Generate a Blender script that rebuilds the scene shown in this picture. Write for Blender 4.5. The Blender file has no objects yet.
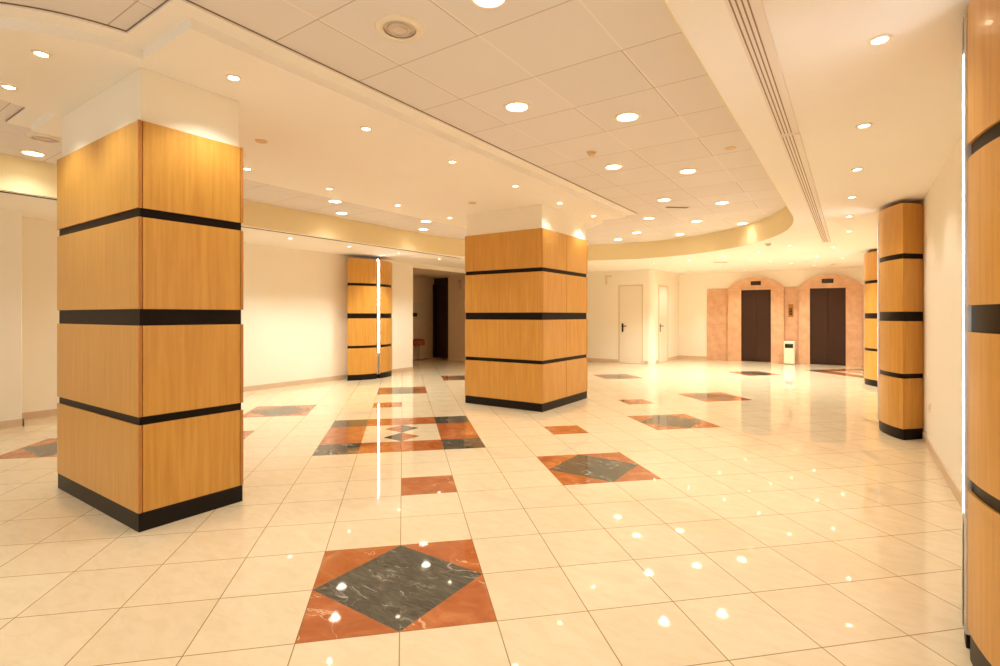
import bpy, bmesh, math, random
from mathutils import Vector, Matrix
random.seed(7)
PI = math.pi
S2 = math.sqrt(2.0)
scene = bpy.context.scene
COL = scene.collection

# ------------------------------------------------------------------ heights
Z_TILE, Z_LEDGE, Z_SOFFIT, Z_LOW = 3.14, 3.12, 3.06, 2.76
TILE = 0.445

# ------------------------------------------------------------------ materials
def lin(r, g, b):
    def c(v):
        v /= 255.0
        return v / 12.92 if v <= 0.04045 else ((v + 0.055) / 1.055) ** 2.4
    return (c(r), c(g), c(b), 1.0)

def mat(name, col, rough=0.5, metal=0.0, spec=0.5, coat=0.0, emit=None, estr=0.0):
    m = bpy.data.materials.new(name)
    m.use_nodes = True
    b = m.node_tree.nodes['Principled BSDF']
    b.inputs['Base Color'].default_value = col
    b.inputs['Roughness'].default_value = rough
    b.inputs['Metallic'].default_value = metal
    b.inputs['Specular IOR Level'].default_value = spec
    b.inputs['Coat Weight'].default_value = coat
    if emit:
        b.inputs['Emission Color'].default_value = emit
        b.inputs['Emission Strength'].default_value = estr
    return m

class NT:
    def __init__(s, m):
        s.t = m.node_tree; s.n = s.t.nodes; s.l = s.t.links; s.b = s.n['Principled BSDF']
    def new(s, typ, **kw):
        n = s.n.new(typ)
        for k, v in kw.items(): setattr(n, k, v)
        return n
    def link(s, a, b): s.l.new(a, b)
    def math(s, op, a, b=None, c=None):
        n = s.new('ShaderNodeMath', operation=op)
        for i, v in enumerate((a, b, c)):
            if v is None: continue
            if isinstance(v, (int, float)): n.inputs[i].default_value = v
            else: s.link(v, n.inputs[i])
        return n.outputs[0]
    def coords(s):
        return s.new('ShaderNodeTexCoord').outputs['Object']
    def mapping(s, vec, scale=(1, 1, 1), loc=(0, 0, 0), rot=(0, 0, 0)):
        n = s.new('ShaderNodeMapping')
        n.inputs['Scale'].default_value = scale
        n.inputs['Location'].default_value = loc
        n.inputs['Rotation'].default_value = rot
        s.link(vec, n.inputs['Vector'])
        return n.outputs[0]
    def noise(s, vec, scale, detail=4, rough=0.5, dist=0.0):
        n = s.new('ShaderNodeTexNoise')
        n.inputs['Scale'].default_value = scale
        n.inputs['Detail'].default_value = detail
        n.inputs['Roughness'].default_value = rough
        n.inputs['Distortion'].default_value = dist
        s.link(vec, n.inputs['Vector'])
        return n.outputs['Fac']
    def ramp(s, fac, stops):
        n = s.new('ShaderNodeValToRGB')
        e = n.color_ramp.elements
        while len(e) < len(stops): e.new(0.5)
        for x, (p, c) in zip(e, stops): x.position = p; x.color = c
        s.link(fac, n.inputs[0])
        return n.outputs[0]
    def mix(s, fac, a, b, mode='MIX'):
        n = s.new('ShaderNodeMix', data_type='RGBA', blend_type=mode)
        if isinstance(fac, (int, float)): n.inputs[0].default_value = fac
        else: s.link(fac, n.inputs[0])
        for k, v in ((6, a), (7, b)):
            if isinstance(v, tuple): n.inputs[k].default_value = v
            else: s.link(v, n.inputs[k])
        return n.outputs[2]
    def bump(s, h, strength=0.1, dist=0.002):
        n = s.new('ShaderNodeBump')
        n.inputs['Strength'].default_value = strength
        n.inputs['Distance'].default_value = dist
        s.link(h, n.inputs['Height'])
        s.link(n.outputs[0], s.b.inputs['Normal'])

def grid_uv(t, v):
    """tile coordinates of the floor, which is laid diagonally to the walls"""
    sp = t.new('ShaderNodeSeparateXYZ'); t.link(v, sp.inputs[0])
    x, y = sp.outputs[0], sp.outputs[1]
    gx = t.math('ADD', t.math('MULTIPLY', t.math('ADD', x, y), 1 / S2 / TILE), 0.035)
    gy = t.math('ADD', t.math('MULTIPLY', t.math('SUBTRACT', y, x), 1 / S2 / TILE), -5.30)
    return gx, gy

def edge_line(t, g, half):
    fr = t.math('FRACT', g)
    d = t.math('MINIMUM', fr, t.math('SUBTRACT', 1.0, fr))
    return t.math('LESS_THAN', d, half)

def tile_id(t, gx, gy):
    c = t.new('ShaderNodeCombineXYZ')
    t.link(t.math('FLOOR', gx), c.inputs[0]); t.link(t.math('FLOOR', gy), c.inputs[1])
    w = t.new('ShaderNodeTexWhiteNoise', noise_dimensions='2D')
    t.link(c.outputs[0], w.inputs['Vector'])
    return w.outputs['Value']

def floor_mat(name, kind):
    m = mat(name, (0.8, 0.7, 0.5, 1), 0.035, 0, 0.5)
    t = NT(m); v = t.coords(); gx, gy = grid_uv(t, v); r = tile_id(t, gx, gy)
    # every tile is cut from another piece of stone
    off = t.new('ShaderNodeCombineXYZ'); t.link(t.math('MULTIPLY', r, 37.0), off.inputs[2])
    ad = t.new('ShaderNodeVectorMath', operation='ADD'); t.link(v, ad.inputs[0]); t.link(off.outputs[0], ad.inputs[1])
    pv = ad.outputs[0]
    if kind == 'cream':
        n = t.noise(t.mapping(pv, (1, 2.2, 1), rot=(0, 0, 0.5)), 7.0, 6, 0.6, 0.6)
        c = t.ramp(n, [(0.25, lin(222, 204, 170)), (0.5, lin(230, 213, 181)), (0.8, lin(236, 221, 192))])
        c = t.mix(t.math('MULTIPLY', r, 0.22), c, lin(214, 186, 148))
        g = t.math('MAXIMUM', edge_line(t, gx, 0.0058), edge_line(t, gy, 0.0058))
        c = t.mix(g, c, lin(160, 128, 92))
    elif kind == 'red':
        n = t.noise(pv, 5.0, 8, 0.62, 1.2)
        c = t.ramp(n, [(0.25, lin(156, 80, 40)), (0.5, lin(178, 101, 55)), (0.72, lin(200, 128, 80))])
        vn = t.noise(pv, 2.2, 5, 0.5, 0.8)
        vein = t.math('LESS_THAN', t.math('ABSOLUTE', t.math('SUBTRACT', vn, 0.5)), 0.004)
        patch = t.math('GREATER_THAN', t.noise(pv, 3.0, 2), 0.53)
        c = t.mix(t.math('MULTIPLY', t.math('MULTIPLY', vein, patch), 0.6), c, lin(232, 190, 150))
        g = t.math('MAXIMUM', edge_line(t, gx, 0.004), edge_line(t, gy, 0.004))
        c = t.mix(g, c, lin(110, 60, 35))
    else:
        n = t.noise(t.mapping(pv, (1, 4.0, 1), rot=(0, 0, 0.55)), 7.0, 8, 0.65, 1.5)
        c = t.ramp(n, [(0.25, lin(48, 47, 40)), (0.5, lin(78, 76, 67)), (0.78, lin(106, 103, 92))])
        vein = None                                        # broad broken veins and fine hairlines, all running one way
        for sc, wd, am in ((2.2, 0.016, 1.0), (6.0, 0.020, 0.45)):
            vn = t.noise(t.mapping(pv, (1, 2.6, 1), rot=(0, 0, 0.55)), sc, 4, 0.5, 0.25)
            q = t.math('MAXIMUM', t.math('SUBTRACT', 1.0, t.math('DIVIDE', t.math('ABSOLUTE', t.math('SUBTRACT', vn, 0.5)), wd)), 0.0)
            q = t.math('MULTIPLY', q, am)
            vein = q if vein is None else t.math('MAXIMUM', vein, q)
        pt = t.math('MULTIPLY', t.math('SUBTRACT', t.noise(pv, 5.0, 3), 0.46), 7.0)
        patch = t.math('MINIMUM', t.math('MAXIMUM', pt, 0.0), 1.0)
        c = t.mix(t.math('MULTIPLY', t.math('MULTIPLY', vein, patch), 0.85), c, lin(196, 190, 178))
    t.link(c, t.b.inputs['Base Color'])
    return m

def plaster(name, col, rough=0.75):
    m = mat(name, col, rough, 0, 0.3); t = NT(m); v = t.coords()
    n = t.noise(v, 1.3, 3)
    dk = tuple(x * 0.955 for x in col[:3]) + (1,)
    t.link(t.mix(n, dk, col), t.b.inputs['Base Color'])
    t.bump(t.noise(v, 180, 2), 0.05, 0.001)
    return m

def tile_ceiling_mat():
    m = mat('ceiling_tiles', lin(222, 200, 170), 0.9, 0, 0.2); t = NT(m); v = t.coords()
    sp = t.new('ShaderNodeSeparateXYZ'); t.link(v, sp.inputs[0])
    P = 0.665
    gx = t.math('MULTIPLY', t.math('ADD', sp.outputs[0], 1.225), 1 / P)
    gy = t.math('MULTIPLY', t.math('SUBTRACT', sp.outputs[1], 1.87), 1 / P)
    r = tile_id(t, gx, gy)
    c = t.mix(t.math('MULTIPLY', r, 0.45), lin(230, 226, 226), lin(222, 217, 216))
    c = t.mix(t.math('MULTIPLY', t.noise(v, 2.0, 4), 0.3), c, lin(216, 210, 206))
    # T bars: a pale flange with a dark line of shade beside the tile edge
    lx = edge_line(t, gx, 0.011); ly = edge_line(t, gy, 0.006)
    c = t.mix(lx, c, lin(236, 230, 226))
    c = t.mix(ly, c, lin(190, 176, 164))
    # the dark gap shows only on some of the bars that run towards the lifts
    gap = t.math('MULTIPLY', edge_line(t, t.math('ADD', gx, 0.013), 0.004), t.math('GREATER_THAN', r, 0.35))
    c = t.mix(gap, c, lin(172, 152, 132))
    t.link(c, t.b.inputs['Base Color'])
    t.bump(t.noise(v, 120, 3), 0.12, 0.002)
    return m

def wood_mat():
    m = mat('anigre_veneer', lin(205, 145, 75), 0.32, 0, 0.45, 0.12); t = NT(m)
    v = t.new('ShaderNodeNewGeometry').outputs['Position']
    oi = t.new('ShaderNodeObjectInfo')
    off = t.new('ShaderNodeCombineXYZ'); t.link(t.math('MULTIPLY', oi.outputs['Random'], 23.0), off.inputs[0])
    t.link(t.math('MULTIPLY', oi.outputs['Random'], 11.0), off.inputs[2])
    ad = t.new('ShaderNodeVectorMath', operation='ADD'); t.link(v, ad.inputs[0]); t.link(off.outputs[0], ad.inputs[1])
    p = ad.outputs[0]
    a = t.noise(t.mapping(p, (1, 1, 0.05)), 34.0, 6, 0.6, 0.25)
    b = t.noise(t.mapping(p, (1, 1, 0.16)), 5.0, 4, 0.5, 1.2)
    c = t.ramp(a, [(0.3, lin(196, 143, 60)), (0.52, lin(212, 160, 73)), (0.75, lin(224, 174, 86))])
    c = t.mix(t.math('MULTIPLY', b, 0.55), c, lin(190, 128, 52))
    rnd = t.math('MULTIPLY', oi.outputs['Random'], 0.22)
    c = t.mix(rnd, c, lin(216, 160, 82))
    t.link(c, t.b.inputs['Base Color'])
    return m

def pink_marble():
    m = mat('beige_pink_marble', lin(214, 166, 128), 0.25, 0, 0.5); t = NT(m); v = t.coords()
    n = t.noise(v, 5.5, 7, 0.62, 0.3)
    c = t.ramp(n, [(0.28, lin(204, 156, 118)), (0.5, lin(214, 170, 133)), (0.75, lin(224, 184, 148))])
    sp = t.new('ShaderNodeSeparateXYZ'); t.link(v, sp.inputs[0])
    j = edge_line(t, t.math('MULTIPLY', sp.outputs[2], 1 / 1.13), 0.003)
    c = t.mix(t.math('MULTIPLY', j, 0.5), c, lin(170, 118, 82))
    t.link(c, t.b.inputs['Base Color'])
    return m

def bronze_mat():
    m = mat('bronze_door', lin(60, 34, 18), 0.38, 0.2, 0.4); t = NT(m); v = t.coords()
    n = t.noise(t.mapping(v, (1, 1, 0.02)), 60, 3)
    t.link(t.mix(n, lin(50, 27, 13), lin(68, 40, 21)), t.b.inputs['Base Color'])
    return m

def brushed(name, col, rough=0.3):
    m = mat(name, col, rough, 1.0); t = NT(m); v = t.coords()
    n = t.noise(t.mapping(v, (1, 1, 0.02)), 90, 2)
    t.link(t.math('ADD', t.math('MULTIPLY', n, 0.15), rough - 0.07), t.b.inputs['Roughness'])
    return m

M = {}
M['cream_tile'] = floor_mat('cream_floor_tile', 'cream')
M['red_tile'] = floor_mat('red_marble_inlay', 'red')
M['dark_tile'] = floor_mat('green_black_marble_inlay', 'dark')
M['wall'] = plaster('cream_wall_paint', lin(245, 239, 225))
M['ceil'] = plaster('cream_ceiling_paint', lin(246, 242, 236))
M['fascia'] = plaster('yellow_fascia_paint', lin(240, 226, 184))
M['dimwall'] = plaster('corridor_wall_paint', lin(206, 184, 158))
M['tiles'] = tile_ceiling_mat()
M['wood'] = wood_mat()
M['wood_edge'] = mat('veneer_edge', lin(186, 118, 56), 0.4)
M['band'] = mat('dark_brown_band', lin(27, 18, 12), 0.4, 0, 0.12)
M['base'] = mat('dark_brown_plinth', lin(25, 17, 12), 0.4, 0, 0.2)
M['skirt'] = plaster('tan_skirting', lin(214, 190, 162), 0.35)
M['marble'] = pink_marble()
M['bronze'] = bronze_mat()
M['black'] = mat('black_glass', lin(26, 18, 14), 0.15)
M['white_trim'] = mat('white_enamel', lin(236, 226, 208), 0.4)
M['chrome'] = brushed('brushed_aluminium', (0.72, 0.72, 0.72, 1), 0.28)
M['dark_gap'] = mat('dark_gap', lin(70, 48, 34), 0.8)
M['shade_line'] = mat('brown_shadow_line', lin(138, 108, 82), 0.8)
M['brass'] = brushed('brass_plate', lin(178, 128, 62), 0.35)
M['door_paint'] = plaster('door_paint', lin(238, 228, 210), 0.45)
M['door_frame'] = mat('door_frame_paint', lin(214, 194, 160), 0.5)
M['bracket'] = mat('bracket_paint', lin(228, 208, 174), 0.5)
M['handle'] = mat('dark_handle', lin(40, 30, 24), 0.35, 0.6)
M['bin'] = mat('cream_plastic', lin(240, 228, 200), 0.4)
M['lens'] = mat('lamp_lens', (1, 0.95, 0.85, 1), 0.3, emit=(1, 0.86, 0.62, 1), estr=16)
M['lens_small'] = mat('spot_lens', (1, 0.95, 0.85, 1), 0.3, emit=(1, 0.86, 0.60, 1), estr=22)
M['led'] = mat('fluorescent_tube', (1, 1, 1, 1), 0.3, emit=(0.88, 0.93, 1.0, 1), estr=26)
M['dark_wood'] = mat('dark_corridor_door', lin(46, 28, 13), 0.5)
M['detector'] = mat('tan_plastic', lin(222, 194, 150), 0.5)
M['rust'] = mat('rust_upholstery', lin(150, 78, 44), 0.8)
M['grey'] = mat('grey_metal', lin(150, 138, 122), 0.4, 0.6)
M['paper'] = mat('grey_board', lin(186, 172, 150), 0.6)
M['red_plastic'] = mat('red_plastic', lin(170, 50, 34), 0.4)
M['slot_white'] = mat('diffuser_white', lin(232, 222, 212), 0.45)
M['slot_dark'] = mat('diffuser_slot', lin(150, 124, 106), 0.7)
M['vent_inner'] = mat('vent_metal', lin(214, 200, 186), 0.4, 0.15)

# ------------------------------------------------------------------ mesh helpers
def obj(name, bm, m, parent=None, loc=None, smooth=False):
    bmesh.ops.recalc_face_normals(bm, faces=bm.faces[:])
    me = bpy.data.meshes.new(name)
    if smooth:
        for f in bm.faces: f.smooth = True
        for e in bm.edges:
            if len(e.link_faces) == 2 and e.calc_face_angle(0) > 0.6: e.smooth = False
    bm.to_mesh(me); bm.free()
    for k in (m if isinstance(m, (list, tuple)) else [m]): me.materials.append(M[k])
    o = bpy.data.objects.new(name, me); COL.objects.link(o)
    if loc: o.location = loc
    if parent: o.parent = parent
    return o

def tag(o, label, cat, group=None):
    o['label'] = label; o['category'] = cat; o['kind'] = 'thing'
    if group: o['group'] = group
    return o

def thing(name, label, cat, loc=(0, 0, 0), rz=0.0, group=None):
    o = bpy.data.objects.new(name, None); COL.objects.link(o)
    o.empty_display_size = 0.1
    o.location = loc; o.rotation_euler = (0, 0, rz)
    return tag(o, label, cat, group)

def struct(name, bm, m, parent=None, smooth=False):
    o = obj(name, bm, m, parent, smooth=smooth)
    if parent is None: o['kind'] = 'structure'
    return o

def box(bm, x0, x1, y0, y1, z0, z1, bev=0.0):
    t = bmesh.new()
    bmesh.ops.create_cube(t, size=1.0)
    for v in t.verts:
        v.co = Vector(((x0 + x1) / 2 + v.co.x * (x1 - x0), (y0 + y1) / 2 + v.co.y * (y1 - y0), (z0 + z1) / 2 + v.co.z * (z1 - z0)))
    if bev > 0:
        bmesh.ops.bevel(t, geom=t.edges[:], offset=bev, segments=2, profile=0.5, affect='EDGES')
    merge(bm, t)
    return bm

def merge(bm, t, matrix=None):
    me = bpy.data.meshes.new('tmp'); t.to_mesh(me); t.free()
    if matrix: me.transform(matrix)
    bm.from_mesh(me); bpy.data.meshes.remove(me)

def B(*a, **k): return box(bmesh.new(), *a, **k)

def prism(bm, pts, z0, z1, caps=True):
    lo = [bm.verts.new((x, y, z0)) for x, y in pts]
    hi = [bm.verts.new((x, y, z1)) for x, y in pts]
    n = len(pts)
    for i in range(n):
        bm.faces.new((lo[i], lo[(i + 1) % n], hi[(i + 1) % n], hi[i]))
    if caps:
        bm.faces.new(lo[::-1]); bm.faces.new(hi)
    return bm

def lathe(bm, prof, seg=32):
    """profile (r, z) turned round z"""
    rings = []
    for r, z in prof:
        if r < 1e-6: rings.append([bm.verts.new((0, 0, z))])
        else: rings.append([bm.verts.new((r * math.cos(2 * PI * k / seg), r * math.sin(2 * PI * k / seg), z)) for k in range(seg)])
    for a, b in zip(rings, rings[1:]):
        for k in range(seg):
            k2 = (k + 1) % seg
            if len(a) == 1 and len(b) == 1: continue
            if len(a) == 1: bm.faces.new((a[0], b[k], b[k2]))
            elif len(b) == 1: bm.faces.new((a[k], b[0], a[k2]))
            else: bm.faces.new((a[k], b[k], b[k2], a[k2]))
    return bm

def tube(bm, a, b, r, seg=12):
    a, b = Vector(a), Vector(b); d = b - a
    t = bmesh.new()
    bmesh.ops.create_cone(t, cap_ends=True, segments=seg, radius1=r, radius2=r, depth=d.length)
    merge(bm, t, Matrix.Translation((a + b) / 2) @ d.to_track_quat('Z', 'Y').to_matrix().to_4x4())
    return bm

def dup(root, loc, label, group=None, rz=None):
    r = root.copy(); COL.objects.link(r); r.location = loc
    if rz is not None: r.rotation_euler = (0, 0, rz)
    r['label'] = label
    if group: r['group'] = group
    for ch in list(root.children):
        c = ch.copy(); COL.objects.link(c); c.parent = r
        for g in list(ch.children):
            d = g.copy(); COL.objects.link(d); d.parent = c
    return r

# ------------------------------------------------------------------ floor
XL, XR, YN, YF = -13.2, 0.70, -4.5, 17.5
def g2w(i, j):
    X = (i - 0.035) * TILE; Y = (j + 5.30) * TILE
    return ((X - Y) / S2, (X + Y) / S2)

special = {}
def diamond(i0, j0):
    for a in (0, 1):
        for b in (0, 1):
            i, j = i0 + a, j0 + b
            out = (i0 + 2 * a, j0 + 2 * b)              # outer corner of the block
            p, q = (i0 + 1, j0 + 2 * b), (i0 + 2 * a, j0 + 1)
            special[(i, j)] = [([out, p, q], 1), ([(i0 + 1, j0 + 1), p, q], 2)]
def full(i, j, m): special[(i, j)] = [([(i, j), (i + 1, j), (i + 1, j + 1), (i, j + 1)], m)]
def big(i0, j0):
    for a in range(4):
        for b in range(4):
            if a in (0, 3) and b in (0, 3): full(i0 + a, j0 + b, 2)
            elif a in (0, 3) or b in (0, 3): full(i0 + a, j0 + b, 1)
    cx = i0 + 2; s = 0.47
    for b, (ml, mr) in ((1, (2, 1)), (2, (1, 2))):        # the little pinwheel in the middle
        j = j0 + b
        for sg, m, i in ((-1, ml, cx - 1), (1, mr, cx)):
            far = cx + sg
            tip = (cx + sg * s, j + 0.5)
            special[(i, j)] = [([(cx, j), (cx, j + 1), tip], m), ([(cx, j), tip, (far, j)], 0),
                               ([tip, (cx, j + 1), (far, j + 1)], 0), ([(far, j), tip, (far, j + 1)], 0)]
for d in ((-1, 0), (3, 4), (7, 8), (-5, 12), (-9, 8), (-1, 16), (11, 12), (10, 19), (18, 19), (2, 20)): diamond(*d)
for d in ((0, 4), (4, 8), (-5, 9), (-1, 13), (8, 12)): full(d[0], d[1], 1)
big(-2, 7); big(23, 17)

bm = bmesh.new()
vc = {}
def fv(p):
    k = (round(p[0], 3), round(p[1], 3))
    if k not in vc:
        w = g2w(*p); vc[k] = bm.verts.new((w[0], w[1], 0))
    return vc[k]
for i in range(-45, 75):
    for j in range(-50, 75):
        w = g2w(i + .5, j + .5)
        if not (XL - .35 < w[0] < XR + .35 and YN - .35 < w[1] < YF + .35): continue
        for poly, m in special.get((i, j), [([(i, j), (i + 1, j), (i + 1, j + 1), (i, j + 1)], 0)]):
            f = bm.faces.new([fv(p) for p in poly]); f.material_index = m
            if f.calc_area() and f.normal.z < 0: f.normal_flip()
for co, no in (((XL, 0, 0), (-1, 0, 0)), ((XR, 0, 0), (1, 0, 0)), ((0, YN, 0), (0, -1, 0)), ((0, YF, 0), (0, 1, 0))):
    bmesh.ops.bisect_plane(bm, geom=bm.verts[:] + bm.edges[:] + bm.faces[:], plane_co=co, plane_no=no, clear_outer=True)
floor = struct('floor', bm, ['cream_tile', 'red_tile', 'dark_tile'])

# ------------------------------------------------------------------ walls
XW, XWL, XB = 0.68, -9.33, -8.80          # right wall, left wall, projecting part of the left wall
YE, YD, XD = 17.45, 14.80, -4.74          # lift wall, wall with the first door, side wall with the second
ZT = 3.30
struct('wall_right', B(XW, XW + .2, YN, YE + .2, 0, ZT), 'wall')
struct('wall_far', B(XD - .1, XW, YE, YE + .2, 0, ZT), 'wall')
bm = bmesh.new()                                         # unseen front behind the camera, added with open bays to admit daylight
box(bm, XL, XW, YN - .2, YN, 2.60, ZT); box(bm, XL, XW, YN - .2, YN, 0, .10); box(bm, XL, -8.6, YN - .2, YN, .1, 2.6)
for x in (-6.3, -4.0, -1.7, .58): box(bm, x - .05, x + .05, YN - .15, YN - .05, .1, 2.6)
struct('wall_near', bm, 'wall')
struct('wall_left_near', B(XB - 1.0, XB, YN, 2.0, 0, ZT, bev=0.01), 'wall')
YO0, YO1, ZO = 9.68, 12.45, 2.64          # the corridor opening
bm = bmesh.new()
box(bm, XWL - .14, XWL, 1.9, YO0, 0, ZT)
box(bm, XWL - .14, XWL, YO0, YO1, ZO + .02, ZT)
box(bm, XWL - .14, XWL, YO1, YD + .15, 0, ZT)
struct('wall_left', bm, 'wall')
# wall with the first door, rounded at its free corner, then the side wall
r = 0.16
pts = [(XWL - .1, YD)] + [(XD - r + r * math.sin(a), YD + r - r * math.cos(a)) for a in [PI / 2 * k / 10 for k in range(11)]]
pts += [(XD, YE), (XD - .14, YE), (XD - .14, YD + .30), (XD - .28, YD + .16), (XWL - .1, YD + .16)]
struct('wall_back', prism(bmesh.new(), pts, 0, ZT), 'wall')
# corridor
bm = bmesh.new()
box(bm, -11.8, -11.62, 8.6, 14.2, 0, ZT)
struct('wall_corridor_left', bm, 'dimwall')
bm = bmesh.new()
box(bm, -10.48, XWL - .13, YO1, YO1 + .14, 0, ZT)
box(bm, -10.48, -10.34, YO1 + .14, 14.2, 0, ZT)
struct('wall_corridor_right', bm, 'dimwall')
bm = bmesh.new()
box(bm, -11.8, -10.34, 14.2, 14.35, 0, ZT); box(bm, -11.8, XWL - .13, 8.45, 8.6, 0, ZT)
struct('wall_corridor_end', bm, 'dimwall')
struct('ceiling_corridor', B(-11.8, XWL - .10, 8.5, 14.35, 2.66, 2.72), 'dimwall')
dr = struct('door_3', B(-11.60, -10.50, 13.10, 13.16, 0.01, 2.45, bev=.004), 'dark_wood')
obj('frame', B(-11.62, -10.48, 13.07, 13.17, 2.45, 2.66), 'dark_wood', dr)
bm = bmesh.new(); box(bm, -11.62, -11.54, 13.00, 13.09, 0, 2.45)
obj('door_jamb', bm, 'dark_wood', dr)

# skirtings
def skirt(name, *rects):
    bm = bmesh.new()
    for q in rects: box(bm, *q, 0.0, 0.095)
    struct(name, bm, 'skirt')
e = .014
skirt('baseboard_right', (XW - e, XW, YN, 2.44), (XW - e, XW, 3.36, 7.59), (XW - e, XW, 8.51, 12.77), (XW - e, XW, 13.69, YE - .05))
skirt('baseboard_left', (XWL, XWL + e, 2.0, 7.56), (XWL, XWL + e, 8.48, YO0), (XB, XB + e, YN, 2.0 + e), (XWL, XB + e, 2.0, 2.0 + e))
skirt('baseboard_back', (XWL, -5.80, YD - e, YD), (-5.03, XD - r, YD - e, YD), (XD, XD + e, YD + .2, 15.25), (XD, XD + e, 16.20, YE), (XD + e, -3.84, YE - e, YE))
skirt('baseboard_corridor', (-11.62, -11.62 + e, 8.6, 12.99), (-10.48, XWL, YO1 - e, YO1), (-10.48 - e, -10.48, YO1, 13.0))

# ------------------------------------------------------------------ ceilings
struct('ceiling', B(-7.75, -0.50, YN, 12.4, Z_TILE, Z_TILE + .05), 'tiles')
XF0, XF1, YC, EB = -7.47, -0.66, 7.9, 4.0
def oval(off=0.0):
    cx, a = (XF0 + XF1) / 2, (XF1 - XF0) / 2
    arc = [(cx + (a + off) * math.cos(t), YC + (EB + off) * math.sin(t)) for t in [PI * k / 72 for k in range(73)]]
    return [(XF1 + off, YN)] + arc + [(XF0 - off, YN)]
# lower ceiling: everything outside the oval, with real thickness above it left open to the void
bm = bmesh.new()
inner = oval()
outer = [(XW, YN), (XW, YE), (XD, YE), (XD, YD + .1), (XWL, YD + .1), (XWL, YN)]
ring = [bm.verts.new((x, y, Z_LOW)) for x, y in outer + inner[::-1]]
es = [bm.edges.new((ring[k], ring[(k + 1) % len(ring)])) for k in range(len(ring))]
bmesh.ops.triangle_fill(bm, edges=es, use_beauty=True)
for f in bm.faces:
    if f.normal.z > 0: f.normal_flip()
lowc = struct('ceiling_lower', bm, 'ceil')
# fascia round the raised ceiling
bm = bmesh.new()
lo = [bm.verts.new((x, y, Z_LOW - .002)) for x, y in inner]
hi = [bm.verts.new((x, y, Z_TILE + .02)) for x, y in inner]
lo2 = [bm.verts.new((x, y, Z_LOW - .002)) for x, y in oval(.004)]
hi2 = [bm.verts.new((x, y, Z_TILE + .02)) for x, y in oval(.004)]
for k in range(len(inner) - 1):
    bm.faces.new((lo[k], lo[k + 1], hi[k + 1], hi[k])); bm.faces.new((lo[k + 1], lo[k], lo2[k], lo2[k + 1]))
    bm.faces.new((lo2[k + 1], lo2[k], hi2[k], hi2[k + 1]))
struct('trim_1', bm, 'fascia', smooth=True)
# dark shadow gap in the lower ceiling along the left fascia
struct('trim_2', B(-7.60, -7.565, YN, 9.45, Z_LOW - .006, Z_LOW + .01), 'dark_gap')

# soffit that joins the two square columns, with rounded noses
SX0, SX1, SY0, SY1, NX, NR = -6.02, -3.12, 1.43, 8.30, -4.57, 0.83
def soffit(o):
    p = [(SX1 + o, SY0 - o), (SX1 + o, SY1 + o)]
    a0 = math.asin(min(1, o / (NR + o)))
    p += [(NX + (NR + o) * math.cos(t), SY1 + (NR + o) * math.sin(t)) for t in [a0 + (PI - 2 * a0) * k / 36 for k in range(37)]]
    p += [(SX0 - o, SY1 + o), (SX0 - o, SY0 - o)]
    p += [(NX + (NR + o) * math.cos(t), SY0 + (NR + o) * math.sin(t)) for t in [PI + a0 + (PI - 2 * a0) * k / 36 for k in range(37)]]
    return p
struct('ceiling_soffit', prism(bmesh.new(), soffit(0), Z_SOFFIT, Z_LEDGE + .005), 'ceil')
struct('trim_3', prism(bmesh.new(), soffit(.135), Z_LEDGE, Z_TILE + .005), 'ceil')

bm = bmesh.new()                                          # brown band, shade of the gap between tiles and soffit put into its colour
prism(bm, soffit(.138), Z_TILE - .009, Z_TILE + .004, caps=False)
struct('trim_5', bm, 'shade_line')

# ------------------------------------------------------------------ square clad columns
BANDS = [(0.700, 0.755), (1.355, 1.465), (2.070, 2.130)]
PANELS = [(0.125, 0.700), (0.755, 1.355), (1.465, 2.070), (2.130, 2.705)]
def square_column(x0, x1, y0, y1, label, split_side):
    t = thing('clad_column', label, 'column', ((x0 + x1) / 2, (y0 + y1) / 2, 0))
    cx, cy = (x0 + x1) / 2, (y0 + y1) / 2
    hx, hy = (x1 - x0) / 2, (y1 - y0) / 2
    th = 0.022
    obj('base', B(-hx + .004, hx - .004, -hy + .004, hy - .004, 0, .125, bev=.003), 'base', t)
    obj('plaster_shaft', B(-hx + .024, hx - .024, -hy + .024, hy - .024, 2.69, Z_SOFFIT - .002), 'wall', t)
    obj('carcass', B(-hx + .0245, hx - .0245, -hy + .0235, hy - .0235, .12, 2.69), 'band', t)
    for z0, z1 in BANDS:
        obj('band', B(-hx + .012, hx - .012, -hy + .012, hy - .012, z0 - .006, z1 + .006), 'band', t)
    for z0, z1 in PANELS:
        for s in (-1, 1):                                   # the front and back boards run corner to corner
            ya, yb = sorted((s * hy, s * (hy - th)))
            p = obj('wood_panel', B(-hx, hx, ya, yb, z0, z1, bev=.0015), 'wood', t)
            for s2 in (-1, 1):                              # edge strips on the returns
                xa, xb = sorted((s2 * (hx - .001), s2 * (hx + .0008)))
                obj('edge_strip', B(xa, xb, ya + .0016, yb - .0016, z0 + .001, z1 - .001), 'wood_edge', p)
            xa, xb = sorted((s * (hx - .002), s * (hx - .002 - th)))
            y_a, y_b = -hy + th + .005, hy - th - .005
            cuts = [y_a, (y_a + y_b) / 2 - .004, (y_a + y_b) / 2 + .004, y_b] if split_side else [y_a, y_b]
            for q in range(0, len(cuts), 2):
                obj('wood_panel', B(xa, xb, cuts[q], cuts[q + 1], z0, z1, bev=.0015), 'wood', t)
    return t
square_column(-5.41, -3.850, 1.445, 2.15, 'large square wood-clad column nearest the camera, at left in front of the rounded soffit nose', False)
square_column(-5.19, -3.745, 6.585, 8.14, 'square wood-clad column in the middle of the hall with a seam down its right face', True)

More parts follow.
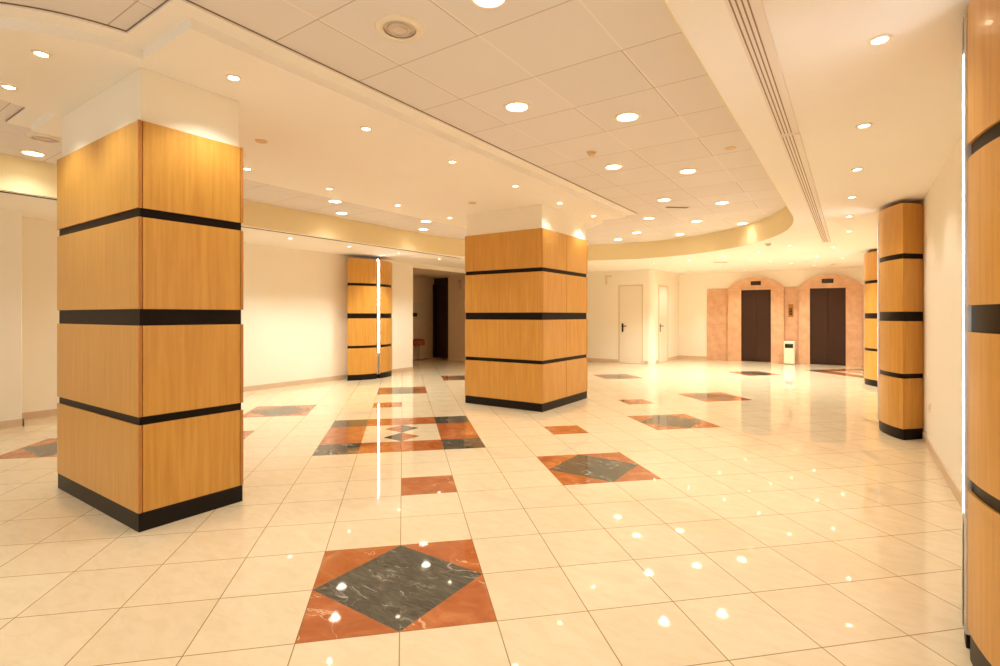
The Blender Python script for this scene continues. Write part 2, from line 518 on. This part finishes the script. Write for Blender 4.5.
# ------------------------------------------------------------------ curved half columns on the walls
def pilaster_curve(half, depth_end, depth_mid, n=14):
    """outline of one half, from the middle slot (s = gap) to the wall; local y along the wall, local x away from it"""
    gap = 0.045
    R = (half ** 2 + (depth_mid - depth_end) ** 2) / (2 * (depth_mid - depth_end))
    pts = []
    for k in range(n + 1):
        y = gap + (half - gap) * k / n
        pts.append((depth_mid - (R - math.sqrt(R * R - y * y)), y))
    return pts
def pilaster(x, y, sgn, label, half=0.62, de=0.20, dm=0.405, tuck=0.20, top=2.705, tube_top=2.54):
    """sgn = -1: stands on the right wall and faces -x; +1: on the left wall"""
    t = thing('wall_pilaster', label, 'column', (x, y, 0), 0 if sgn > 0 else PI)
    c = pilaster_curve(half, de, dm)
    def shell(side, z0, z1, inset, th=0.02, full=False):
        bm = bmesh.new()
        out = [(px - inset, py) for px, py in c]
        out[-1] = (out[-1][0], out[-1][1] - inset)
        end = (0.004, out[-1][1] - tuck)
        if full:
            pts = out + [end, (0.004, c[0][1])]
        else:
            inn = [(px - th, py) for px, py in out[:-1]] + [(out[-1][0] - th, out[-1][1] - th), (0.004, out[-1][1] - th - tuck)]
            pts = out + [end] + inn[::-1]
        pts = [(a, b * side) for a, b in pts]
        prism(bm, pts, z0, z1)
        return bm
    for side in (-1, 1):
        obj('base', shell(side, 0, .125, .008, full=True), 'base', t, smooth=True)
        for z0, z1 in PANELS: obj('wood_panel', shell(side, z0, min(z1, top), 0), 'wood', t, smooth=True)
        for z0, z1 in BANDS: obj('band', shell(side, z0 - .004, z1 + .004, .012), 'band', t, smooth=True)
    ch = bmesh.new()
    box(ch, dm - .075, dm - .068, -.045, .045, .125, min(2.68, top - .01))      # back of the slot
    for s in (-1, 1):
        ya, yb = sorted((s * .0445, s * .023)); box(ch, dm - .07, dm + .006, ya, yb, .10, top - .03)
    chn = obj('light_channel', ch, 'chrome', t)
    tb = bmesh.new(); tube(tb, (dm - .022, 0, .58), (dm - .022, 0, tube_top), .015, 16)
    obj('fluorescent_tube', tb, 'led', t, smooth=True)
    for za, zb in ((.535, .58), (tube_top, tube_top + .025)):
        cp = bmesh.new(); tube(cp, (dm - .022, 0, za), (dm - .022, 0, zb), .021, 16)
        obj('tube_cap', cp, 'chrome', t, smooth=True)
    return t
pilaster(XW, 2.90, -1, 'curved wood-clad pilaster with a light slot, cut off by the right edge of the picture', dm=.285, de=.13)
pilaster(XW, 8.05, -1, 'curved wood-clad pilaster on the right wall, second from the camera, half hiding the next one')
pilaster(XW, 13.23, -1, 'curved wood-clad pilaster on the right wall, farthest one, beside the right-hand lift', dm=.47)
pilaster(XWL, 8.02, 1, 'curved wood-clad pilaster with a bright vertical tube on the left wall beside the corridor', half=.66, de=.29, dm=.543, tuck=.24, top=2.665, tube_top=2.68)

# ------------------------------------------------------------------ lifts
def arch_outline(x0, x1, zs, zp, n=20):
    w = (x1 - x0) / 2; hgt = zp - zs; R = (w * w + hgt * hgt) / (2 * hgt)
    a = math.asin(min(1, w / R)); cx = (x0 + x1) / 2; cz = zp - R
    return [(cx + R * math.sin(-a + 2 * a * k / n), cz + R * math.cos(-a + 2 * a * k / n)) for k in range(n + 1)]
def lift(px0, px1, dx0, dx1, label):
    t = thing('elevator', label, 'elevator', ((dx0 + dx1) / 2, YE, 0))
    ox = (dx0 + dx1) / 2
    zd = 2.195; pr_ = 0.16
    top = arch_outline(px0 - ox, px1 - ox, 2.265, 2.58)
    d0, d1 = dx0 - ox, dx1 - ox
    # portal face with its doorway: solid in plan y from -pr_ to 0
    bm = bmesh.new()
    def xz_prism(pts, y0, y1):
        a = [bm.verts.new((x, y0, z)) for x, z in pts]; b = [bm.verts.new((x, y1, z)) for x, z in pts]
        bm.faces.new(a); bm.faces.new(b[::-1])
        for k in range(len(pts)): bm.faces.new((a[k], b[k], b[(k + 1) % len(pts)], a[(k + 1) % len(pts)]))
    xz_prism([(px0 - ox, 0)] + top + [(px1 - ox, 0), (d1, 0), (d1, zd), (d0, zd), (d0, 0)], -pr_, -.001)
    obj('marble_portal', bm, 'marble', t)
    for s in (-1, 1):
        xa, xb = (d0, -.003) if s < 0 else (.003, d1)
        lf = obj('door_leaf', B(xa, xb, -.075, -.045, .012, zd - .004, bev=.002), 'bronze', t)
    bm = bmesh.new(); box(bm, d0, d1, -.045, -.004, .0, zd)
    obj('door_backing', bm, 'dark_gap', t)
    obj('threshold', B(d0, d1, -pr_ + .002, -.04, .0, .011), 'grey', t)
    ind = obj('floor_indicator', B(-.14, .14, -pr_ - .012, -pr_ + .002, 2.335, 2.455, bev=.003), 'black', t)
    obj('indicator_screen', B(-.11, .11, -pr_ - .0135, -pr_ - .011, 2.36, 2.43), 'bronze', ind)
    return t
lift(-3.20, -1.66, -2.82, -2.00, 'left-hand lift with dark bronze doors under a marble arch')
lift(-1.28, 0.24, -1.00, -0.14, 'right-hand lift with dark bronze doors, beside the farthest pilaster')
bm = bmesh.new(); box(bm, -3.84, -3.202, YE - .04, YE - .001, 0, 2.265); box(bm, -1.658, -1.282, YE - .04, YE - .001, 0, 2.265); box(bm, .242, .66, YE - .04, YE - .001, 0, 2.265)
struct('trim_4', bm, 'marble')
t = thing('call_button_panel', 'brass lift call plate on the marble between the two lifts', 'button panel', (-1.49, YE - .04, 1.56))
obj('plate', B(-.065, .065, -.012, .0, -.19, .19, bev=.003), 'brass', t)
obj('key_panel', B(-.035, .035, -.016, -.010, -.13, .07), 'bronze', t)
for z in (-.07, .02):
    bm = bmesh.new(); tube(bm, (0, -.022, z), (0, -.014, z), .016); obj('button', bm, 'brass', t, smooth=True)

t = thing('waste_bin', 'small cream waste bin on the floor between the two lifts', 'bin', (-1.50, 17.12, 0))
bm = B(-.135, .135, -.12, .12, .02, .67, bev=.015); obj('bin_body', bm, 'bin', t)
obj('flap', B(-.105, .105, -.127, -.110, .475, .595, bev=.006), 'black', t)
obj('foot', B(-.12, .12, -.105, .105, 0, .025), 'grey', t)

# ------------------------------------------------------------------ plain doors
def lever(parent, x, y, z, dx, dy, mirror=1):
    """lever handle on a plate; (dx,dy) is the outward direction"""
    bm = bmesh.new()
    tx, ty = -dy * mirror, dx * mirror                      # along the door
    def bar(c, a, o, zz):                                   # box around c with half sizes along, out, z
        cx, cy, cz = c
        hx = abs(tx) * a + abs(dx) * o; hy = abs(ty) * a + abs(dy) * o
        box(bm, cx - hx, cx + hx, cy - hy, cy + hy, cz - zz, cz + zz, bev=.003)
    bar((x + dx * .006, y + dy * .006, z - .05), .025, .006, .13)
    tube(bm, (x, y, z), (x + dx * .06, y + dy * .06, z), .012)
    bar((x + dx * .055 + tx * .06, y + dy * .055 + ty * .06, z), .075, .010, .012)
    return obj('handle', bm, 'handle', parent)
d1 = struct('door_1', B(-5.755, -5.075, YD - .012, YD + .004, .012, 2.29, bev=.002), 'door_paint')
bm = bmesh.new()
for q in ((-5.785, -5.757, 0, 2.32), (-5.073, -5.045, 0, 2.32), (-5.757, -5.073, 2.292, 2.32)):
    box(bm, q[0], q[1], YD - .022, YD + .002, q[2], q[3])
obj('frame', bm, 'door_frame', d1)
lever(d1, -5.66, YD - .012, 1.10, 0, -1)
d2 = struct('door_2', B(XD - .004, XD + .012, 15.30, 16.15, .012, 2.29, bev=.002), 'door_paint')
bm = bmesh.new()
for q in ((15.27, 15.298, 0, 2.32), (16.152, 16.18, 0, 2.32), (15.298, 16.152, 2.292, 2.32)):
    box(bm, XD - .002, XD + .022, q[0], q[1], q[2], q[3])
obj('frame', bm, 'door_frame', d2)
lever(d2, XD + .012, 15.40, 1.10, 1, 0)

# ------------------------------------------------------------------ ceiling fittings
def small_proto(label, loc, group):
    t = thing('small_downlight', label, 'downlight', loc, 0, group)
    bm = lathe(bmesh.new(), [(.032, -.001), (.035, -.009), (.048, -.007), (.050, 0.0)], 24); obj('trim_ring', bm, 'white_trim', t, smooth=True)
    bm = lathe(bmesh.new(), [(0, -.004), (.032, -.004), (.033, -.001)], 24); obj('lamp_lens', bm, 'lens_small', t)
    return t
def large_proto(label, loc, group):
    t = thing('large_downlight', label, 'downlight', loc, 0, group)
    bm = lathe(bmesh.new(), [(.083, -.001), (.087, -.012), (.108, -.008), (.111, 0.0)], 32); obj('trim_ring', bm, 'white_trim', t, smooth=True)
    bm = lathe(bmesh.new(), [(0, -.005), (.083, -.005), (.084, -.001)], 32); obj('lamp_lens', bm, 'lens', t)
    return t
WARM = (0.97, 0.985, 0.90)
def lamp(loc, power, size, blend, rad):
    l = bpy.data.lights.new('lamp', 'SPOT'); l.energy = power; l.color = WARM
    l.spot_size = math.radians(size); l.spot_blend = blend; l.shadow_soft_size = rad
    o = bpy.data.objects.new('lamp', l); COL.objects.link(o); o.location = loc
    return o
P_SMALL, P_LARGE = 32.0, 50.0
ORD = ['first', 'second', 'third', 'fourth', 'fifth', 'sixth', 'seventh', 'eighth', 'ninth', 'tenth']
protos = {}
def downlight(kind, x, y, z, label, group, power=1.0):
    if kind not in protos:
        protos[kind] = (small_proto if kind == 's' else large_proto)(label, (x, y, z), group)
    else:
        dup(protos[kind], (x, y, z), label, group)
    if kind == 's': lamp((x, y, z - .03), P_SMALL * power, 118, .65, .03)
    else: lamp((x, y, z - .03), P_LARGE * power, 135, 1.0, .045)

for k, y in enumerate((1.89, 3.06, 4.24, 5.48, 6.68, 7.87)):
    downlight('s', -3.51, y, Z_SOFFIT, 'small soffit spot between the square columns, %s from the camera in the right-hand row' % ORD[k], 'small spots in the soffit', (1, 1, 1, 1, .4, .7)[k])
for k, y in enumerate((3.155, 4.25, 5.46, 6.66)):
    downlight('s', -5.57, y, Z_SOFFIT, 'small soffit spot between the square columns, %s visible one of the left-hand row' % ORD[k], 'small spots in the soffit')
downlight('s', -4.18, 1.04, Z_SOFFIT, 'small spot in the rounded soffit nose above the near column, right one of two', 'small spots in the soffit')
downlight('s', -4.98, 1.06, Z_SOFFIT, 'small spot in the rounded soffit nose at the left picture edge, left one of two', 'small spots in the soffit')
for k, (x, y) in enumerate(((.112, 3.094), (.07, 4.43), (.04, 5.73), (0, 7.04), (-.03, 8.38), (-.04, 9.87))):
    downlight('s', x, y, Z_LOW, 'small spot in the row along the right wall, %s from the camera' % ORD[k], 'small spots along the right wall', .72)
far = [(-.98, 11.24), (-1.62, 12.06), (-2.39, 12.49), (-3.26, 12.87), (-2.01, 13.43), (-1.66, 14.35), (-.65, 13.64), (-.18, 14.45), (-1.28, 15.18), (-.84, 16.19), (-2.55, 16.35), (-2.89, 14.56), (-4.1, 15.75), (-.30, 12.02), (-4.15, 13.05)]
def across(p):                                             # how far to the right a spot stands as seen from the entrance
    a = PI / 4 - 0.186
    return (p[0] * math.cos(a) + p[1] * math.sin(a)) / (-p[0] * math.sin(a) + p[1] * math.cos(a))
far.sort(key=across)
ORD15 = ORD + ['eleventh', 'twelfth', 'thirteenth', 'fourteenth', 'fifteenth']
desc = [o + ' of the fifteen from the left' for o in ORD15]
for (x, y), d in zip(far, desc):
    downlight('s', x, y, Z_LOW, 'tiny low-ceiling spot before the lifts, ' + d, 'small spots before the lifts', (6.0 if y < 14 else 1.2) if x < -4 else 2.9)
for k, y in enumerate((5.31, 6.58, 7.90, 9.21)):
    downlight('s', -8.03, y, Z_LOW, 'small spot in the low ceiling along the left wall, %s visible from the near column' % ORD[k], 'small spots along the left wall', 3.2)
big_l = [(-1.61, 2.25, 'cut by the top picture edge'), (-2.27, 3.57, 'left one of the pair nearest the camera'), (-1.60, 4.29, 'right one of the pair nearest the camera'),
         (-2.27, 5.64, 'left one of the second pair from the camera'), (-1.61, 6.31, 'right one of the second pair from the camera'), (-2.30, 7.68, 'left one of the third pair from the camera'), (-1.63, 8.38, 'right one of the third pair from the camera'),
         (-2.96, 8.99, 'just right of the soffit tip'), (-2.33, 9.75, 'middle one of the slanting row of three'), (-1.69, 10.47, 'rightmost, close to the curved fascia'),
         (-3.68, 10.40, 'upper one of two beside the middle column'), (-3.00, 11.13, 'alone just before the curved fascia'), (-4.36, 11.10, 'leftmost one, just beside the middle column')]
for x, y, d in big_l:
    downlight('l', x, y, Z_TILE, 'large downlight in the raised tile ceiling, ' + d, 'large downlights in the raised ceiling', .12 if 'fascia' in d else 1)
for x, y, d in ((-7.15, 1.71, 'at the left picture edge behind the near column'), (-6.41, 4.99, 'upper one of the pair left of centre'), (-7.06, 5.63, 'lower one of the pair left of centre'),
                (-6.41, 6.99, 'upper one of the pair before the middle column'), (-7.05, 7.61, 'lower one of the pair before the middle column')):
    downlight('l', x, y, Z_TILE, 'large downlight between soffit and left fascia, ' + d, 'large downlights in the raised ceiling', .5 if x < -7 else 1)
# fill lamps without fixtures, added out of view, mostly behind the camera
for x, y, z in ((-1.6, -.3, Z_TILE), (-2.3, -1.6, Z_TILE), (-4.4, -1.6, Z_TILE), (-6.6, -.8, Z_TILE), (-3.6, -.4, Z_TILE)):
    lamp((x, y, z - .03), P_LARGE * 0.9, 140, 1.0, .06)
for x, y, z in ((.05, 1.76, Z_LOW), (.05, .4, Z_LOW), (.05, -.9, Z_LOW), (-8.03, 4.05, Z_LOW), (-8.03, 2.8, Z_LOW)):
    lamp((x, y, z - .03), P_SMALL, 110, .7, .035)

def vent(x, y, label):
    t = thing('round_air_vent', label, 'air vent', (x, y, Z_TILE))
    obj('outer_ring', lathe(bmesh.new(), [(.098, -.012), (.112, -.020), (.138, -.012), (.146, 0)], 40), 'white_trim', t, smooth=True)
    c = obj('inner_cone', lathe(bmesh.new(), [(0, -.016), (.03, -.018), (.06, -.012), (.099, -.002)], 40), 'vent_inner', t, smooth=True)
    bm = bmesh.new()
    for r_ in (.045, .07):
        lathe(bm, [(r_ - .004, -.010), (r_, -.020), (r_ + .004, -.010)], 40)
    obj('deflector_ring', bm, 'vent_inner', t, smooth=True)
vent(-2.23, 2.20, 'round white air vent in the raised tile ceiling at the top of the picture')
vent(-6.45, 1.63, 'round air vent in the tile ceiling left of the near column')

def disc(name, x, y, z, r_, label, m, cat, nub=True):
    t = thing(name, label, cat, (x, y, z))
    obj('base_plate', lathe(bmesh.new(), [(0, -.008), (r_ * .92, -.008), (r_, -.004), (r_, 0)], 28), m, t, smooth=True)
    if nub: obj('sensor_head', lathe(bmesh.new(), [(0, -.042), (r_ * .5, -.040), (r_ * .72, -.024), (r_ * .72, -.008)], 28), m, t, smooth=True)
disc('smoke_detector', -2.26, 5.02, Z_TILE, .055, 'small round smoke detector in the raised tile ceiling, left of the second downlight pair', 'detector', 'smoke detector')
disc('cover_plate', -1.03, 5.70, Z_TILE, .055, 'yellowish round cover plate on a ceiling tile near the right fascia', 'detector', 'cover plate', False)
disc('cover_plate', -4.58, 2.73, Z_SOFFIT, .055, 'tan round cover plate in the soffit right of the near column', 'detector', 'cover plate', False)
disc('cover_plate', -4.57, 5.97, Z_SOFFIT, .060, 'tan round cover plate in the soffit just before the middle column', 'detector', 'cover plate', False)
disc('smoke_detector', -1.29, 10.77, Z_LOW, .06, 'smoke detector on the low ceiling below the curved fascia', 'detector', 'smoke detector')
disc('smoke_detector', -.41, 16.0, Z_LOW, .06, 'smoke detector on the low ceiling before the right-hand lift', 'detector', 'smoke detector')

def linear_grille(x0, x1, y0, y1, z, label, slots=4):
    t = thing('slot_diffuser', label, 'air diffuser', ((x0 + x1) / 2, (y0 + y1) / 2, z))
    w, l = x1 - x0, y1 - y0
    obj('frame', B(-w / 2, w / 2, -l / 2, l / 2, -.008, 0), 'slot_white', t)
    for k in range(slots):
        cx = -w / 2 + w * (.14 + .165 * k) if slots == 4 else -w / 2 + w * (.3 + .4 * k)
        obj('slot', B(cx - w * .026, cx + w * .026, -l / 2 + .02, l / 2 - .02, -.0095, -.004), 'slot_dark', t)
    if slots == 4:
        obj('flat_strip', B(w * .27, w * .49, -l / 2, l / 2, -.012, -.006), 'slot_white', t)
linear_grille(-.445, -.315, -1.2, 4.31, Z_LOW, 'long linear slot diffuser in the low ceiling, near length')
linear_grille(-.445, -.315, 4.335, 11.1, Z_LOW, 'long linear slot diffuser in the low ceiling, far length')
def cross_grille(x, y, z, label):
    t = thing('ceiling_grille', label, 'air grille', (x, y, z), math.radians(38))
    obj('frame', B(-.2, .2, -.05, .05, -.008, 0), 'slot_white', t)
    for k in (-1, 0, 1): obj('slot', B(-.18, .18, k * .028 - .008, k * .028 + .008, -.0095, -.004), 'dark_gap', t)
cross_grille(-2.73, 13.8, Z_LOW, 'narrow grille in the low ceiling left of the left-hand lift')
cross_grille(-2.29, 8.33, Z_TILE - .0, 'narrow grille in the raised tile ceiling among the downlights')

# ------------------------------------------------------------------ small things on the walls
t = thing('wall_bracket', 'small cream bracket high on the wall left of the white door', 'bracket', (-6.18, YD, 2.52))
obj('wall_plate', B(-.035, .035, -.02, .0, -.16, .10, bev=.004), 'bracket', t)
obj('arm', B(-.03, .19, -.06, -.018, .06, .115, bev=.006), 'bracket', t)
t = thing('wall_socket', 'small cream wall socket low on the right wall beside the second pilaster', 'socket', (XW, 7.02, .45))
obj('plate', B(-.010, -.001, -.04, .04, -.045, .045, bev=.002), 'white_trim', t)
obj('insert', B(-.013, -.009, -.024, .024, -.024, .024, bev=.001), 'door_frame', t)
t = thing('alarm_box', 'small pale wall box with a red mark in the corridor beyond the opening', 'alarm box', (-9.95, YO1, 2.42))
obj('box_body', B(-.07, .07, -.05, -.001, -.19, .02, bev=.006), 'paper', t)
obj('red_call_point', B(-.06, -.01, -.062, -.051, .025, .075, bev=.004), 'red_plastic', t)
obj('mount', B(-.07, .07, -.052, -.001, .018, .09), 'paper', t)
t = thing('notice_board', 'grey notice board on the dim corridor wall behind the opening', 'notice board', (-11.62, 12.20, 1.58))
obj('board', B(.001, .03, -.34, .30, -.26, .24, bev=.004), 'paper', t)
obj('dark_strip', B(.028, .036, -.34, .02, -.20, -.08), 'dark_wood', t)
t = thing('stool', 'rust-coloured upholstered stool in the dim corridor, partly hidden by the wall', 'stool', (-11.30, 11.98, 0))
obj('seat', lathe(bmesh.new(), [(0, .47), (.17, .47), (.20, .50), (.20, .62), (.16, .67), (0, .68)], 28), 'rust', t, smooth=True)
obj('pedestal', lathe(bmesh.new(), [(.035, .03), (.035, .47), (0, .47)], 16), 'grey', t, smooth=True)
obj('foot', lathe(bmesh.new(), [(0, 0), (.18, 0), (.18, .015), (.05, .035), (0, .035)], 28), 'grey', t, smooth=True)

# ------------------------------------------------------------------ light, camera
w = bpy.data.worlds.new('World'); scene.world = w; w.use_nodes = True
w.node_tree.nodes['Background'].inputs[0].default_value = (1, 1, .98, 1)
w.node_tree.nodes['Background'].inputs[1].default_value = 1.3

cam = bpy.data.cameras.new('Camera'); co = bpy.data.objects.new('Camera', cam); COL.objects.link(co)
co.location = (0, 0, 1.424)
co.rotation_euler = (PI / 2, 0, PI / 4 - 0.186)
cam.sensor_width = 36.0; cam.lens = 515.0 * 36 / 1000
cam.shift_y = (315.2 - 333.0) / 1000
cam.clip_start = 0.05
scene.camera = co
vs = scene.view_settings
vs.view_transform = 'Standard'; vs.look = 'None'; vs.gamma = 1; vs.use_curve_mapping = False
vs.exposure = -0.10
pl = bpy.data.lights.new('daylight_portal', 'AREA'); pl.shape = 'RECTANGLE'; pl.size = 9.2; pl.size_y = 2.5; pl.cycles.is_portal = True  # portal in the added front opening, only guides daylight sampling
po = bpy.data.objects.new('daylight_portal', pl); COL.objects.link(po); po.location = (-4.0, YN - .02, 1.35); po.rotation_euler = (PI / 2, 0, 0)
scene.cycles.max_bounces = 16; scene.cycles.diffuse_bounces = 10; scene.cycles.glossy_bounces = 6
